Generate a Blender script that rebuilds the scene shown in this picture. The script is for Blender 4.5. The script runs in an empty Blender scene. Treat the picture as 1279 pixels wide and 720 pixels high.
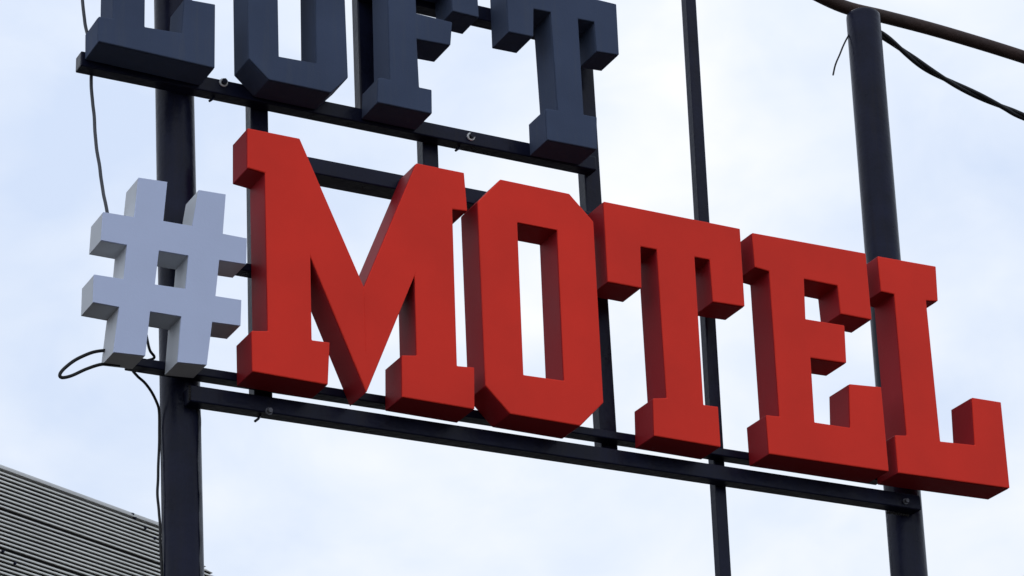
import bpy, bmesh, math, random
from mathutils import Vector, Matrix, noise
random.seed(7)
scene = bpy.context.scene
col = scene.collection
BASE = 7.33                      # height of the lower letter row's baseline above the ground

# ------------------------------------------------------------------ camera
F = 3357.81
CAM = Vector((-5.17846, -12.62759, -5.73234))
M = Matrix(((0.8874648, -0.4591610, -0.0397166),
            (0.1583811, 0.3847732, -0.9093212),
            (0.4328067, 0.8007002, 0.4141951)))      # world -> camera (right, down, forward)
UP = Vector((0, 0, BASE))

def at(px, py, Y):
    """point where the sight line of a traced photo point meets the vertical plane y = Y"""
    v = M.transposed() @ Vector(((px - 640) / F, (py - 360) / F, 1))
    return CAM + v * ((Y - CAM.y) / v.y) + UP

cam_d = bpy.data.cameras.new('camera')
cam = bpy.data.objects.new('camera', cam_d); col.objects.link(cam)
rt, dn, fw = M[0], M[1], M[2]
cam.matrix_world = Matrix(((rt.x, -dn.x, -fw.x, CAM.x), (rt.y, -dn.y, -fw.y, CAM.y),
                           (rt.z, -dn.z, -fw.z, CAM.z + BASE), (0, 0, 0, 1)))
cam_d.sensor_width = 36; cam_d.lens = F / 1279 * 36
cam_d.clip_start = 0.1; cam_d.clip_end = 6000
scene.camera = cam

# ------------------------------------------------------------------ materials
def nd(t, kind, **kw):
    n = t.nodes.new(kind)
    for k, v in kw.items(): setattr(n, k, v)
    return n

def paint(name, c, rough=.4, var=.12, scale=3.0, bump=.02, bscale=60, spec=.5, metal=0.0, dirt=None, dirt_amt=.0, streak=False):
    m = bpy.data.materials.new(name); m.use_nodes = True
    t = m.node_tree; L = t.links; b = t.nodes['Principled BSDF']
    tc = nd(t, 'ShaderNodeTexCoord')
    n1 = nd(t, 'ShaderNodeTexNoise'); n1.inputs['Scale'].default_value = scale; n1.inputs['Detail'].default_value = 5
    L.new(tc.outputs['Object'], n1.inputs['Vector'])
    r = nd(t, 'ShaderNodeValToRGB')
    r.color_ramp.elements[0].position = .3; r.color_ramp.elements[1].position = .7
    r.color_ramp.elements[0].color = [x * (1 - var) for x in c] + [1]
    r.color_ramp.elements[1].color = [min(1, x * (1 + var)) for x in c] + [1]
    L.new(n1.outputs['Fac'], r.inputs['Fac']); out = r.outputs['Color']
    if dirt_amt:
        mp = nd(t, 'ShaderNodeMapping'); mp.inputs['Scale'].default_value = (9, 9, .7) if streak else (1, 1, 1)
        L.new(tc.outputs['Object'], mp.inputs['Vector'])
        n3 = nd(t, 'ShaderNodeTexNoise'); n3.inputs['Scale'].default_value = 2.2; n3.inputs['Detail'].default_value = 8
        n3.inputs['Roughness'].default_value = .65
        L.new(mp.outputs[0], n3.inputs['Vector'])
        mr = nd(t, 'ShaderNodeMapRange'); mr.inputs[1].default_value = .5; mr.inputs[2].default_value = .78
        mr.inputs[4].default_value = dirt_amt
        L.new(n3.outputs['Fac'], mr.inputs[0])
        mx = nd(t, 'ShaderNodeMix', data_type='RGBA'); mx.inputs['B'].default_value = tuple(dirt) + (1,)
        L.new(mr.outputs[0], mx.inputs['Factor']); L.new(out, mx.inputs['A']); out = mx.outputs['Result']
    L.new(out, b.inputs['Base Color'])
    n2 = nd(t, 'ShaderNodeTexNoise'); n2.inputs['Scale'].default_value = bscale; n2.inputs['Detail'].default_value = 3
    L.new(tc.outputs['Object'], n2.inputs['Vector'])
    bp = nd(t, 'ShaderNodeBump'); bp.inputs['Strength'].default_value = bump; bp.inputs['Distance'].default_value = .02
    L.new(n2.outputs['Fac'], bp.inputs['Height']); L.new(bp.outputs[0], b.inputs['Normal'])
    rr = nd(t, 'ShaderNodeMapRange'); rr.inputs[3].default_value = max(.05, rough - .1); rr.inputs[4].default_value = min(1, rough + .12)
    L.new(n1.outputs['Fac'], rr.inputs[0]); L.new(rr.outputs[0], b.inputs['Roughness'])
    b.inputs['Specular IOR Level'].default_value = spec; b.inputs['Metallic'].default_value = metal
    return m

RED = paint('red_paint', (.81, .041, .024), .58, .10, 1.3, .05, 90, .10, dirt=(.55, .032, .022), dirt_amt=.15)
REDS = paint('maroon_return', (.34, .014, .020), .55, .10, 2.2, .05, 60, .10)  # letter sides and backs, a darker red than the front panels
SLATE = paint('slate_paint', (.062, .081, .134), .72, .14, 1.6, .06, 90, .06, dirt=(.10, .11, .125), dirt_amt=.35, streak=True)
WHITE = paint('pale_blue_paint', (.54, .60, .79), .55, .03, 2.5, .04, 90, .2, dirt=(.45, .49, .62), dirt_amt=.18)
WHITES = paint('off_white_return_paint', (.55, .57, .60), .6, .05, 3, .04, 90, .2, dirt=(.42, .41, .38), dirt_amt=.3)
STEEL = paint('blue_black_steel_paint', (.0085, .010, .026), .30, .3, 5, .12, 28, .14, dirt=(.022, .018, .018), dirt_amt=.35, streak=True)
PIPE = paint('brown_primer_pipe', (.040, .022, .018), .7, .3, 6, .3, 24, .3, dirt=(.05, .03, .022), dirt_amt=.5)
WELD = paint('painted_weld_metal', (.03, .028, .03), .4, .4, 30, .3, 60, .4)
CABLE = paint('black_cable_rubber', (.012, .012, .013), .55, .2, 20, .1, 120, .3)
GREYCABLE = paint('grey_cable_rubber', (.085, .088, .10), .5, .2, 20, .1, 120, .3)
ZINC = paint('zinc_washer', (.80, .80, .78), .45, .1, 40, .1, 120, .4)
DULLZ = paint('dull_zinc_bolt', (.12, .12, .14), .45, .2, 40, .1, 120, .5, metal=.3)
CLAD = paint('galvanised_cladding', (.78, .77, .72), .55, .10, 1.5, .05, 30, .3, metal=0, dirt=(.50, .48, .43), dirt_amt=.45)
GROOVE_SHADE = paint('cladding_groove_shade', (.085, .083, .08), .8, .2, 2, .05, 30, .2)  # dark grey that stands for the shade inside the cladding grooves
FLASH = paint('flashing_metal', (.66, .66, .64), .5, .08, 2, .05, 30, .3)
ASPHALT = paint('asphalt', (.062, .055, .049), .95, .2, .6, .3, 40, .05)

# ------------------------------------------------------------------ object helpers
def obj(name, bm, mats, parent=None, smooth=False, bevel=0, seg=2):
    me = bpy.data.meshes.new(name); bm.to_mesh(me); bm.free()
    for m in (mats if isinstance(mats, (list, tuple)) else [mats]): me.materials.append(m)
    o = bpy.data.objects.new(name, me); col.objects.link(o)
    if smooth:
        for p in me.polygons: p.use_smooth = True
        me.set_sharp_from_angle(angle=math.radians(40))
    if parent:
        o.parent = parent; o.matrix_parent_inverse = Matrix.Translation(-Vector(parent.location))
    if bevel:
        b = o.modifiers.new('bevel', 'BEVEL'); b.width = bevel; b.segments = seg; b.limit_method = 'ANGLE'
        b.angle_limit = math.radians(30); b.harden_normals = False
    return o

def tag(o, label, cat, group=None, kind=None):
    if label: o['label'] = label
    if cat: o['category'] = cat
    if group: o['group'] = group
    if kind: o['kind'] = kind
    return o

def thing(name, label, cat, loc, group=None):
    o = bpy.data.objects.new(name, None); col.objects.link(o); o.location = loc
    o.empty_display_size = .2
    return tag(o, label, cat, group)

def box(bm, x0, x1, y0, y1, z0, z1):
    vs = [bm.verts.new((x, y, z)) for x in (x0, x1) for y in (y0, y1) for z in (z0, z1)]
    for q in ((0, 1, 3, 2), (4, 6, 7, 5), (0, 4, 5, 1), (2, 3, 7, 6), (0, 2, 6, 4), (1, 5, 7, 3)):
        bm.faces.new([vs[i] for i in q])
    bmesh.ops.recalc_face_normals(bm, faces=bm.faces)

def spline(P, n=8):
    out = []
    Q = [P[0] * 2 - P[1]] + list(P) + [P[-1] * 2 - P[-2]]
    for i in range(1, len(Q) - 2):
        a, b, c, d = Q[i - 1:i + 3]
        for k in range(n):
            t = k / n
            out.append(.5 * ((2 * b) + (c - a) * t + (2 * a - 5 * b + 4 * c - d) * t * t + (3 * b - a - 3 * c + d) * t ** 3))
    out.append(P[-1].copy()); return out

def tube(bm, P, r, n=10, cap=True):
    """swept round tube; r is a number or one per point"""
    R = r if isinstance(r, (list, tuple)) else [r] * len(P)
    rings = []; prev = None
    for i, p in enumerate(P):
        d = (P[min(i + 1, len(P) - 1)] - P[max(i - 1, 0)]).normalized()
        u = prev - d * prev.dot(d) if prev is not None else d.cross(Vector((.31, .2, .93)))
        if u.length < 1e-5: u = d.cross(Vector((1, 0, 0)))
        u.normalize(); prev = u; w = d.cross(u)
        rings.append([bm.verts.new(p + (u * math.cos(a) + w * math.sin(a)) * R[i]) for a in (2 * math.pi * k / n for k in range(n))])
    for a, b in zip(rings, rings[1:]):
        for k in range(n): bm.faces.new((a[k], a[(k + 1) % n], b[(k + 1) % n], b[k]))
    if cap: bm.faces.new(rings[0][::-1]); bm.faces.new(rings[-1])
    bmesh.ops.recalc_face_normals(bm, faces=bm.faces)

# ------------------------------------------------------------------ sign letters
from mathutils.geometry import tessellate_polygon
def letter(name, label, outline, holes, y0, depth, mat, group, seam=None):
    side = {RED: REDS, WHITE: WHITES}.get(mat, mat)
    """raised channel letter: a front panel, and the return (sides and back) behind it"""
    loops = [[at(x, y, y0) for x, y in outline]] + [[at(x, y, y0) for x, y in h] for h in holes]
    xs = [p.x for p in loops[0]]; zs = [p.z for p in loops[0]]
    root = thing(name, label, 'letter', ((min(xs) + max(xs)) / 2, y0 + depth, min(zs)), group)
    tris = tessellate_polygon([[Vector((p.x, p.z, 0)) for p in l] for l in loops])
    flat = [p for l in loops for p in l]
    PANEL = .012
    def solid(ya, yb, grow=0.0):
        bm = bmesh.new()
        f = [bm.verts.new((p.x, ya, p.z)) for p in flat]; b = [bm.verts.new((p.x, yb, p.z)) for p in flat]
        for t in tris:
            try:
                bm.faces.new([f[i] for i in t]); bm.faces.new([b[i] for i in reversed(t)])
            except ValueError: pass
        k = 0
        for l in loops:
            n = len(l)
            for i in range(n):
                j = (i + 1) % n
                bm.faces.new((f[k + i], f[k + j], b[k + j], b[k + i]))
            k += n
        bmesh.ops.recalc_face_normals(bm, faces=bm.faces)
        # merge coplanar triangles so that the bevel sees clean panels
        bmesh.ops.dissolve_limit(bm, angle_limit=math.radians(1), verts=bm.verts, edges=bm.edges)
        return bm
    bm = solid(y0, y0 + PANEL)
    obj('front_panel', bm, mat, root, bevel=.0065, seg=2)
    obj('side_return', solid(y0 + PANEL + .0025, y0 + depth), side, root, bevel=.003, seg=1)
    if seam:
        a, b = [at(x, y, y0) for x, y in seam]
        bm = bmesh.new(); tube(bm, [a + Vector((0, .0005, 0)), b + Vector((0, .0005, 0))], .0022, 6)
        obj('weld_seam', bm, mat, root)
    return root

MG = 'red block letters of the lower row'
LG = 'dark slate letters of the upper row'
D = .229
letter('sign_letter', 'red raised block letter M, widest of the red row, beside the pale blue hash', [
    (309.8,160),(375,173),(455.3,358.5),(520.6,203.8),(580.4,215.8),(584.5,263.8),(565.8,261.5),(571.7,457),(593.3,459),(593.6,511.4),(503,496),(502.7,443.7),
    (521.3,444),(518.6,344.6),(458.6,490.4),(388.5,320.8),(390.3,424.8),(412.7,427.7),(410.4,480.8),(316,464),(315,413),(335.4,413.5),(331.8,216),(309.9,209.6)],
    [], 0, D, RED, MG, seam=[(455.3,362),(457.4,440)])
letter('sign_letter', 'red raised block letter O with cut corners and a tall narrow opening', [
    (625.7,224),(711.7,242),(742,277),(754.5,503),(725.8,532),(638,517),(607.5,482),(597.5,252)],
    [[(647,278),(654.8,468.3),(705.5,475.5),(696.7,287.6)]], 0, D, RED, MG)
letter('sign_letter', 'red raised block letter T between the red O and the red E', [
    (754.5,251.6),(925,285.7),(931,383),(891.5,377),(887.3,324.5),(868.3,321),(879.6,505.7),(897.7,508),(901,558.6),(818,544.5),(816.5,497.6),(833.6,497),(821.2,311.8),(800.8,308),(802.2,360),(760,352)],
    [], 0, D, RED, MG)
letter('sign_letter', 'red raised block letter E with three stepped arms in front of the right pole', [
    (940,290.7),(1082,316.5),(1089.6,399.5),(1051,392),(1047,357),(1005,348.5),(1007,398.5),(1055.6,406.5),(1058,453.7),(1013.3,447),(1018.3,527.5),(1063,534.3),
    (1061.5,479.6),(1101.5,483.5),(1111,589),(961.6,567),(957.8,518.3),(974.7,520.2),(961.6,339),(943.9,333.7)], [], 0, D, RED, MG)
letter('sign_letter', 'red raised block letter L at the right end of the red row', [
    (1097,320),(1169.6,332.8),(1172.3,376.3),(1157.5,375.5),(1175.3,551.3),(1218.5,556),(1214.7,496.5),(1251,502.4),(1262,610),(1122.8,590.7),(1118.7,543.6),(1133.5,544),(1117.8,367.6),(1101.5,364)], [], 0, D, RED, MG)
letter('sign_symbol', 'pale blue slanted hash sign at the left end of the red row', [
    (173.7,222),(209.5,227.5),(204.5,276.3),(241,282.6),(248.8,237.5),(282.5,243),(278.8,292.2),(308.8,298),(308,330),(274.3,324.8),(269.7,370),(302,375),(301,407),(265.5,402.2),
    (258.8,456),(222.5,452.3),(227,395.3),(188,389),(182,444.5),(142.5,440),(149.5,383.5),(117,377.5),(118.2,343),(155.5,349),(159.3,306),(127,300),(129.5,265),(168.5,271.5)],
    [[(199,313),(194,355.5),(232.5,361),(236,319.3)]], .028, .201, WHITE, None)['category'] = 'symbol'

# upper row: tops lie above the picture, traced up to the row's own height
ZT = 2.93 + BASE; ZI = 2.775 + BASE
def atz(px, py, z, Y=0.0):
    """photo column carried up a vertical edge to height z: returns the photo point"""
    p = at(px, py, Y); q = Vector((p.x, Y, z)) - UP - CAM; c = M @ q
    return (640 + F * c.x / c.z, 360 + F * c.y / c.z)
def up(px, py, z=ZT): return atz(px, py, z)
letter('sign_letter', 'dark slate raised block letter L at the left end of the upper row', [
    up(123.6,20), up(198,30), up(198,30,ZT-.16), up(180.8,0,ZT-.16), (181.5,33.6),(228,41.6),(231,-1.5),(269.6,5.5),(269,85.2),(123.6,51.6),(123.7,20.5),(142.4,23.5), up(141.6,0,ZT-.16), up(123.6,20,ZT-.16)],
    [], 0, D, SLATE, LG)
letter('sign_letter', 'dark slate raised block letter O above the red M', [
    up(336,0), up(408,0), up(430.4,0,ZT-.13), (435.5,97),(414,116),(336.4,99.5),(311.5,73), up(309,0,ZT-.13)],
    [[up(347,0,ZI), (349.2,70.8), (396,79.3), up(394.7,0,ZI)]], 0, D, SLATE, LG)
letter('sign_letter', 'dark slate raised block letter F above the gap of the upper row', [
    up(473,96), up(597,10), (599,21.8),(566,13.8), up(564.4,0,ZI), up(520,0,ZI), (520.7,16.7),(565.6,27.8),(563.5,56.7),(521.2,48.8),(524.4,109),(540,112.2),(540.4,142.2),(472.2,127.8),(473,96.7),(488,99.5), up(485.6,0,ZT-.16), up(473,96,ZT-.16)],
    [], 0, D, SLATE, LG)
letter('sign_letter', 'dark slate raised block letter T at the right end of the upper row', [
    up(634.3,0), (770.6,5.2),(774,68.8),(746,64.2),(743,27.6),(722.7,23.6),(729.8,143.2),(746.3,146.3),(746.6,186.8),(684.2,174.7),(682.4,135.5),(697.7,138.3),(688.5,15.3),(667.2,11.2),(667,46),(636,39.7)],
    [], 0, D, SLATE, LG)

# ------------------------------------------------------------------ steel frame that carries the letters
frame = thing('sign_frame', 'blue black steel frame of two round poles, box posts and rails carrying all the letters', 'sign support', (2.2, .44, 0))
def pole(pa, pb, Y, r, top, name='pole'):
    A, B = at(*pa, Y), at(*pb, Y); x = (A.x + B.x) / 2
    lean = (A.x - B.x) / (A.z - B.z)
    P = []
    zs = [0, BASE - 3, BASE - 1, BASE, BASE + 1, BASE + 2, top - .03, top - .008, top]
    bm = bmesh.new()
    tube(bm, [Vector((x + lean * (z - (A.z + B.z) / 2), Y, z)) for z in zs], [r] * 7 + [r * .985, r * .93], 48)
    return obj(name, bm, STEEL, frame, smooth=True)
rp_top = at(1080, 7, .323).z
pole((219.5, 160), (228, 640), .44, .113, BASE + 3.55)
rpole = pole((1085, 100), (1129.5, 640), .44, .117, rp_top)
def post(pa, pb, Y, w, d, z0, z1):
    A, B = at(*pa, Y), at(*pb, Y); x = (A.x + B.x) / 2
    lean = (A.x - B.x) / (A.z - B.z)
    bm = bmesh.new(); box(bm, x - w / 2, x + w / 2, Y, Y + d, z0, z1)
    for v in bm.verts: v.co.x += lean * (v.co.z - (A.z + B.z) / 2)
    return obj('post', bm, STEEL, frame, bevel=.008, seg=2)
zb = BASE - .02
TOPF = BASE + 3.05
post((864, 0), (906.5, 700), .335, .078, .07, 0, BASE + 3.42)
post((325, 150), (330, 500), .335, .112, .09, zb, TOPF)
post((538.5, 185), (541, 260), .335, .105, .09, BASE + 1.42, BASE + 1.93)
post((740.5, 215), (761, 540), .335, .114, .09, zb, TOPF)
post((457.5, 10), (461, 120), .335, .11, .09, BASE + 1.925, TOPF)
def rail(name, x0, x1, y0, z0, h, d):
    bm = bmesh.new(); box(bm, x0, x1, y0, y0 + d, z0 + BASE, z0 + h + BASE)
    return obj(name, bm, STEEL, frame, bevel=.007, seg=2)
X = lambda px, py, Y: at(px, py, Y).x
lower = rail('beam', X(238, 487, .232), X(1150, 620, .232), .232, -.116, .098, .098)
rail('rail', X(163, 450, .235), X(1104, 590, .235), .235, .046, .052, .095)
upper = rail('beam', X(101.5, 75, .235), X(746, 210, .235), .235, 1.838, .096, .095)
rail('rail', X(318, 180, .235), X(750, 270, .235), .235, 1.437, .103, .15)
rail('crossbar', X(216, 325, .24), X(330, 348, .24), .24, .735, .05, .092)
rail('rail', X(455, 0, .235), X(751, 60, .235), .235, at(600, 35.5, .335).z - BASE, .10, .10)

def bolt(parent, px, py, Y, r, mat_ring, tail, beam_bottom):
    c = at(px, py, Y); bm = bmesh.new()
    n = 20
    def ring(rad, y): return [bm.verts.new((c.x + rad * math.cos(a), y, c.z + rad * math.sin(a))) for a in (2 * math.pi * k / n for k in range(n))]
    rs = [ring(r, Y - .0015), ring(r * .96, Y - .008), ring(r * .62, Y - .009)]
    for a, b in zip(rs, rs[1:]):
        for k in range(n): bm.faces.new((a[k], a[(k + 1) % n], b[(k + 1) % n], b[k]))
    # hexagonal head
    h0 = [bm.verts.new((c.x + r * .66 * math.cos(a), Y - .006, c.z + r * .66 * math.sin(a))) for a in (math.pi / 3 * k + .2 for k in range(6))]
    h1 = [bm.verts.new((v.co.x, Y - .03, v.co.z)) for v in h0]
    fs = [bm.faces.new((h0[k], h0[(k + 1) % 6], h1[(k + 1) % 6], h1[k])) for k in range(6)] + [bm.faces.new(h1)]
    bmesh.ops.recalc_face_normals(bm, faces=bm.faces)
    for f in fs: f.material_index = 1
    o = obj('bolt', bm, [mat_ring, STEEL if mat_ring is ZINC else DULLZ], parent); o.parent = parent
    if tail:
        bm = bmesh.new(); t = at(*tail, Y + .05)
        tube(bm, [Vector((t.x + .018, t.y, beam_bottom + .01)), Vector((t.x, t.y, beam_bottom - .025)), Vector((t.x - .022, t.y - .005, beam_bottom - .045))], .0075, 8)
        obj('bolt_tail', bm, STEEL, parent)
for o_ in (lower, upper):
    pass
def sub(parent):            # children of frame parts keep world placement
    return parent
def obj_sub_fix():
    # parts sit at the world origin under the frame's Empty, so sub-parts need the plain inverse
    for o in frame.children:
        for c in o.children: c.matrix_parent_inverse = Matrix.Identity(4)
bolt(upper, 279.3, 103.8, .235, .027, ZINC, (266, 122), BASE + 1.846)
bolt(upper, 588.3, 171.3, .235, .027, ZINC, (573, 187), BASE + 1.846)
bolt(lower, 336, 514.5, .232, .022, DULLZ, (323, 527), BASE - .116)
bolt(lower, 1131, 627, .232, .02, DULLZ, None, BASE - .116)
obj_sub_fix()
def weld(a, b, r=.0075):
    n = 26; rnd = random.Random(int(a.x * 1000))
    P = [a.lerp(b, i / n) for i in range(n + 1)]
    bm = bmesh.new(); tube(bm, P, [r * (1 + .35 * math.sin(i * 2.1) + rnd.uniform(-.15, .15)) for i in range(n + 1)], 8)
    obj('weld_bead', bm, WELD, frame, smooth=True)
xl = X(238, 487, .232)
weld(Vector((xl, .236, BASE - .11)), Vector((xl, .236, BASE - .022)))
xr_ = X(1150, 620, .232)
weld(Vector((xr_ - .2, .333, BASE - .12)), Vector((xr_ - .03, .333, BASE - .12)), .009)
for (px, w_) in ((325, .112), (740.5, .114)):
    x = at(px + 12, 500, .335).x
    weld(Vector((x - w_ / 2, .331, BASE - .016)), Vector((x + w_ / 2, .331, BASE - .016)))
# ------------------------------------------------------------------ bent pipe behind the right pole's top
Yp = .60
P = [at(866, -107, .50), at(940, -49, Yp), at(1004, -15, Yp), at(1054, 8.5, Yp), at(1104, 21, Yp), at(1160, 35.5, Yp), at(1220, 53, Yp), at(1279, 71.5, Yp), at(1420, 117, Yp), at(1700, 212, Yp)]
bm = bmesh.new(); tube(bm, spline(P, 6), .047, 24)
tag(obj('overhead_pipe', bm, PIPE, smooth=True), 'brown steel pipe sagging behind the top of the right pole', 'pipe')
# ------------------------------------------------------------------ cables
def cable(name, label, pts, r, mat, wob=.004, n=8):
    S = spline(pts, n)
    for i, p in enumerate(S):
        if 0 < i < len(S) - 1:
            p += Vector((noise.noise(p * 9), noise.noise(p * 9 + Vector((7, 3, 1))), 0)) * wob
    bm = bmesh.new(); tube(bm, S, r, 10)
    return tag(obj(name, bm, mat, smooth=True), label, 'cable')
# thick twisted cable: two strands wound round one another
C = [at(x, y, .5) for x, y in ((1096, 40), (1112, 51), (1135, 69), (1160, 87), (1190, 104), (1225, 121), (1255, 135), (1279, 146), (1340, 171), (1500, 230))]
S = spline(C, 14); bm = bmesh.new()
for ph in (0, math.pi):
    Q = []
    for i, p in enumerate(S):
        d = (S[min(i + 1, len(S) - 1)] - S[max(i - 1, 0)]).normalized()
        u = d.cross(Vector((0, 1, 0))).normalized(); w = d.cross(u); a = ph + i * .105
        Q.append(p + (u * math.cos(a) + w * math.sin(a)) * .0105)
    tube(bm, Q, .0165, 10)
tag(obj('twisted_cable', bm, CABLE, smooth=True), 'thick black twisted cable drooping to the right from the right pole below the brown pipe', 'cable')
bm = bmesh.new(); tube(bm, spline([at(x, y, .47) for x, y in ((1066, 36), (1059, 47), (1053.5, 58), (1049.5, 68), (1044, 81), (1041, 94))], 5), .0062, 8)
tag(obj('wire_end', bm, CABLE, smooth=True), 'short loose wire end hanging left of the right pole top', 'wire')
cable('power_cable', 'thin dark cable hanging from the slate L down to the top of the hash',
      [at(x, y, .345) for x, y in ((100, -60), (103, -15), (104.5, 8), (106.5, 26), (109.5, 42), (113, 62), (114.3, 85), (114.8, 112), (117.5, 145), (121.5, 185), (126.5, 222), (131, 248), (136, 272), (146, 296))], .0098, GREYCABLE, .006)
cable('cable_loop', 'dark cable bent into a narrow loop sticking out left of the hash',
      [at(x, y, .2) for x, y in ((160, 441), (142, 438.5), (131, 438), (115, 440.5), (97, 448.5), (83, 458.5), (76, 466), (75.5, 470.5), (80, 471.8), (91, 469), (108, 461.5), (122, 456.5), (132, 455), (150, 456))], .0095, CABLE, .002)
cable('drop_cable', 'thin black cable dropping from behind the hash down the left side of the left pole',
      [at(x, y, Y) for x, y, Y in ((181, 405, .3), (184.5, 424, .3), (188, 438, .29), (193, 447, .32), (180, 452, .36), (166, 460, .36), (172, 469.5, .36), (181, 478, .36), (190, 490, .38), (196, 502, .4), (199, 513, .42), (199.5, 535, .44), (199, 565, .44),
        (197.6, 600, .44), (197.4, 620, .44), (199.4, 640, .44), (200.5, 656, .44), (200, 672, .44), (202, 690, .44), (202.5, 720, .44), (205, 780, .44))], .0078, CABLE, .004)
cable('pole_cable', 'thin grey cable clipped along the right side of the left pole',
      [at(x, y, .345) for x, y in ((231, -40), (232, 40), (233.5, 112), (235, 130), (233.2, 150), (236, 172), (235, 196), (236.5, 214), (233.5, 236), (234, 260), (238, 330), (241, 400), (243, 470), (245, 500), (249.5, 518), (250, 545), (248.6, 575), (249.5, 600), (251, 622), (249.8, 650), (251.4, 680), (250.8, 700), (252, 720), (253, 790))], .0075, GREYCABLE, .004)

# ------------------------------------------------------------------ ribbed metal building beyond the sign
P1 = at(0, 582, 18.0)
v = M.transposed() @ Vector(((200 - 640) / F, (655 - 360) / F, 1))
P2 = CAM + v * ((P1.z - BASE - CAM.z) / v.z) + UP
u = (P2 - P1); u.z = 0; wl = u.length; u.normalize()
nrm = Vector((u.y, -u.x, 0))                       # outward, towards the camera
if (CAM - P1).dot(nrm) < 0: nrm = -nrm
ztop = P1.z
bld = thing('metal_building', 'grey building clad in horizontal ribbed metal at lower left, behind the left pole', 'building', (P1.x, P1.y, 0))
LEFT = -9.0
def toW(s, out, z): return P1 + u * s + nrm * out + Vector((0, 0, z - P1.z))
# where the clad face ends on the right: a raked edge behind the pole
def wall_hit(px, py):
    d = M.transposed() @ Vector(((px - 640) / F, (py - 360) / F, 1))
    o = CAM + UP; t = (P1 - o).dot(nrm) / d.dot(nrm); q = o + d * t
    return (q - P1).dot(u), q.z
sA, zA = wall_hit(262, 713); sB, zB = wall_hit(272, 722)
slope = (sB - sA) / (zA - zB)
sC, _ = wall_hit(228, 664)
def right(z): return max(sC, min(sA + slope * (zA - z), sA + slope * (zA - 3.2)))
PITCH = .0545
bm = bmesh.new(); z = ztop - .075; prev = None; prof = []
zz = z
rr_ = random.Random(3)
k = 0
while zz > .2:
    j = .006 * math.sin(k * 1.7)
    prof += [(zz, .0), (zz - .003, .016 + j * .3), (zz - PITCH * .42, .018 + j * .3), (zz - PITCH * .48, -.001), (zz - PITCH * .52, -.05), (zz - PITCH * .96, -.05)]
    zz -= PITCH; k += 1
    if k % 9 == 0: zz -= .016          # lap joint between sheets
rows = []
for (a, o_) in prof:
    rz = right(math.ceil((a - .0) / PITCH) * PITCH)
    rows.append((bm.verts.new(toW(LEFT, o_, a)), bm.verts.new(toW(rz, o_, a))))
for i, (a, b) in enumerate(zip(rows, rows[1:])):
    q = bm.faces.new((a[0], b[0], b[1], a[1]))
    q.material_index = 1 if i % 6 in (3, 4, 5) else 0      # groove faces coloured dark to deepen the shade in the gaps
wall = obj('ribbed_cladding', bm, [CLAD, GROOVE_SHADE], bld)
# body behind the cladding
bm = bmesh.new(); zl = 0.0
pts = [(LEFT, 0.0), (right(0) - .3, 0.0), (right(3.2) - .3, 3.2), (right(ztop - .03) - .3, ztop - .05), (LEFT, ztop - .05)]
f = [bm.verts.new(toW(s, -.07, zq)) for s, zq in pts]; b = [bm.verts.new(toW(s, -6.0, zq)) for s, zq in pts]
bm.faces.new(f); bm.faces.new(b[::-1])
for i in range(5): bm.faces.new((f[i], f[(i + 1) % 5], b[(i + 1) % 5], b[i]))
bmesh.ops.recalc_face_normals(bm, faces=bm.faces)
obj('wall', bm, CLAD, bld)
bm = bmesh.new()
def obox(bm, s0, s1, o0, o1, z0, z1):
    vs = [bm.verts.new(toW(s, o, zq)) for s in (s0, s1) for o in (o0, o1) for zq in (z0, z1)]
    for q in ((0, 1, 3, 2), (4, 6, 7, 5), (0, 4, 5, 1), (2, 3, 7, 6), (0, 2, 6, 4), (1, 5, 7, 3)): bm.faces.new([vs[i] for i in q])
    bmesh.ops.recalc_face_normals(bm, faces=bm.faces)
sr = right(ztop) + .03
obox(bm, LEFT, sr, -.20, .034, ztop - .042, ztop - .014); obox(bm, LEFT, sr, -.25, .016, ztop - .010, ztop + .012)
obj('ridge_flashing', bm, FLASH, bld)
def screw(px, py):
    s, zq = wall_hit(px, py)
    bm = bmesh.new(); p = toW(s, .012, zq)
    tube(bm, [p, p + nrm * .014], .021, 12); tube(bm, [p + nrm * .0145, p + nrm * .032], .0135, 6)
    o = obj('cladding_screw', bm, STEEL, wall); o.matrix_parent_inverse = Matrix.Identity(4)
for q in ((164.5, 643), (167.5, 648), (180.3, 660.5), (192.5, 673), (2.5, 689.5), (17.5, 704.5)): screw(*q)

# ------------------------------------------------------------------ ground
bm = bmesh.new(); bmesh.ops.create_grid(bm, x_segments=8, y_segments=8, size=3000)
tag(obj('ground', bm, ASPHALT), 'grey asphalt ground far below the sign', None, kind='structure')

# ------------------------------------------------------------------ sky: Nishita behind a bright broken cloud cover
SUN_EL, SUN_AZ = math.radians(52), math.radians(28)     # azimuth measured from +Y towards +X
w = bpy.data.worlds.new('World'); scene.world = w; w.use_nodes = True
t = w.node_tree; t.nodes.clear(); L = t.links
outn = nd(t, 'ShaderNodeOutputWorld')
sky = nd(t, 'ShaderNodeTexSky', sky_type='NISHITA'); sky.sun_disc = False
sky.sun_elevation = SUN_EL; sky.sun_rotation = SUN_AZ
bg1 = nd(t, 'ShaderNodeBackground'); bg1.inputs[1].default_value = .10; L.new(sky.outputs[0], bg1.inputs[0])
tc = nd(t, 'ShaderNodeTexCoord')
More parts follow.
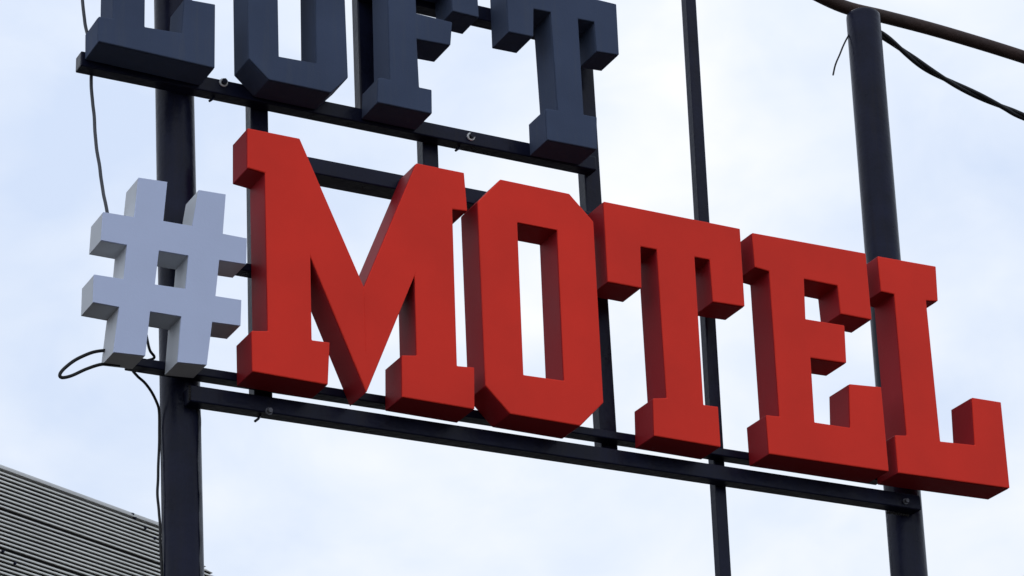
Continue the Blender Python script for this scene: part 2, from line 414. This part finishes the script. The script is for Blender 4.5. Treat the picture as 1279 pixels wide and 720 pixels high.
# cloud sheet mapped by direction
mp = nd(t, 'ShaderNodeMapping'); mp.inputs['Scale'].default_value = (1, 1, 1.5); mp.inputs['Location'].default_value = (.35, 1.1, .2)
L.new(tc.outputs['Generated'], mp.inputs['Vector'])
def tex(scale, detail, rough, dist=0.0):
    n = nd(t, 'ShaderNodeTexNoise'); n.inputs['Scale'].default_value = scale; n.inputs['Detail'].default_value = detail
    n.inputs['Roughness'].default_value = rough; n.inputs['Distortion'].default_value = dist
    L.new(mp.outputs[0], n.inputs['Vector']); return n
def math_(op, a, b=None, clamp=False):
    n = nd(t, 'ShaderNodeMath', operation=op, use_clamp=clamp)
    for i, q in enumerate((a, b)):
        if q is None: continue
        if isinstance(q, (int, float)): n.inputs[i].default_value = q
        else: L.new(q, n.inputs[i])
    return n.outputs[0]
n1 = tex(4.5, 4, .5, .3); n2 = tex(17, 4, .5, .3)
def lobe(d, power):
    vm = nd(t, 'ShaderNodeVectorMath', operation='DOT_PRODUCT'); L.new(tc.outputs['Generated'], vm.inputs[0])
    vm.inputs[1].default_value = tuple(Vector(d).normalized())
    return math_('POWER', math_('MAXIMUM', vm.outputs['Value'], 0.0), power)
def raydir(px, py): return M.transposed() @ Vector(((px - 640) / F, (py - 360) / F, 1))
thick = math_('ADD', math_('MULTIPLY', n1.outputs['Fac'], .64), math_('MULTIPLY', n2.outputs['Fac'], .38))
# the bright bank of cloud the sign is seen against, and thinner cloud to its left
thick = math_('ADD', thick, math_('MULTIPLY', lobe(raydir(760, 220), 300.0), .13))
thick = math_('SUBTRACT', thick, math_('MULTIPLY', lobe(raydir(60, 170), 900.0), .07))
thick = math_('SUBTRACT', thick, math_('MULTIPLY', lobe(raydir(1330, 420), 900.0), .05))
ramp = nd(t, 'ShaderNodeValToRGB'); e = ramp.color_ramp.elements
e[0].position = .36; e[0].color = (.68, .79, .99, 1)
e[1].position = .70; e[1].color = (1.05, 1.06, 1.09, 1)
m_ = e.new(.54); m_.color = (.86, .93, 1.04, 1)
L.new(thick, ramp.inputs['Fac'])
bg2 = nd(t, 'ShaderNodeBackground'); L.new(ramp.outputs[0], bg2.inputs[0])
# cloud is brighter round the hidden sun
sd = Vector((math.sin(SUN_AZ) * math.cos(SUN_EL), math.cos(SUN_AZ) * math.cos(SUN_EL), math.sin(SUN_EL)))
back = lobe((-.55, -.78, .32), 1.5)  # glow added to the sky behind the camera to brighten the letter fronts
L.new(math_('ADD', math_('ADD', .95, math_('MULTIPLY', lobe(sd, 3.0), .08)), math_('MULTIPLY', back, .38)), bg2.inputs[1])
mx = nd(t, 'ShaderNodeMixShader'); mx.inputs[0].default_value = .90
L.new(bg1.outputs[0], mx.inputs[1]); L.new(bg2.outputs[0], mx.inputs[2]); L.new(mx.outputs[0], outn.inputs[0])

sl = bpy.data.lights.new('sun', 'SUN'); sl.energy = .6; sl.angle = math.radians(14); sl.color = (1, .95, .88)
so = bpy.data.objects.new('sun', sl); col.objects.link(so)
so.rotation_euler = sd.to_track_quat('Z', 'Y').to_euler(); so.location = (0, 0, 30)

scene.view_settings.view_transform = 'Standard'; scene.view_settings.look = 'None'
scene.view_settings.exposure = 0.0; scene.view_settings.gamma = 1.0
scene.render.engine = 'CYCLES'
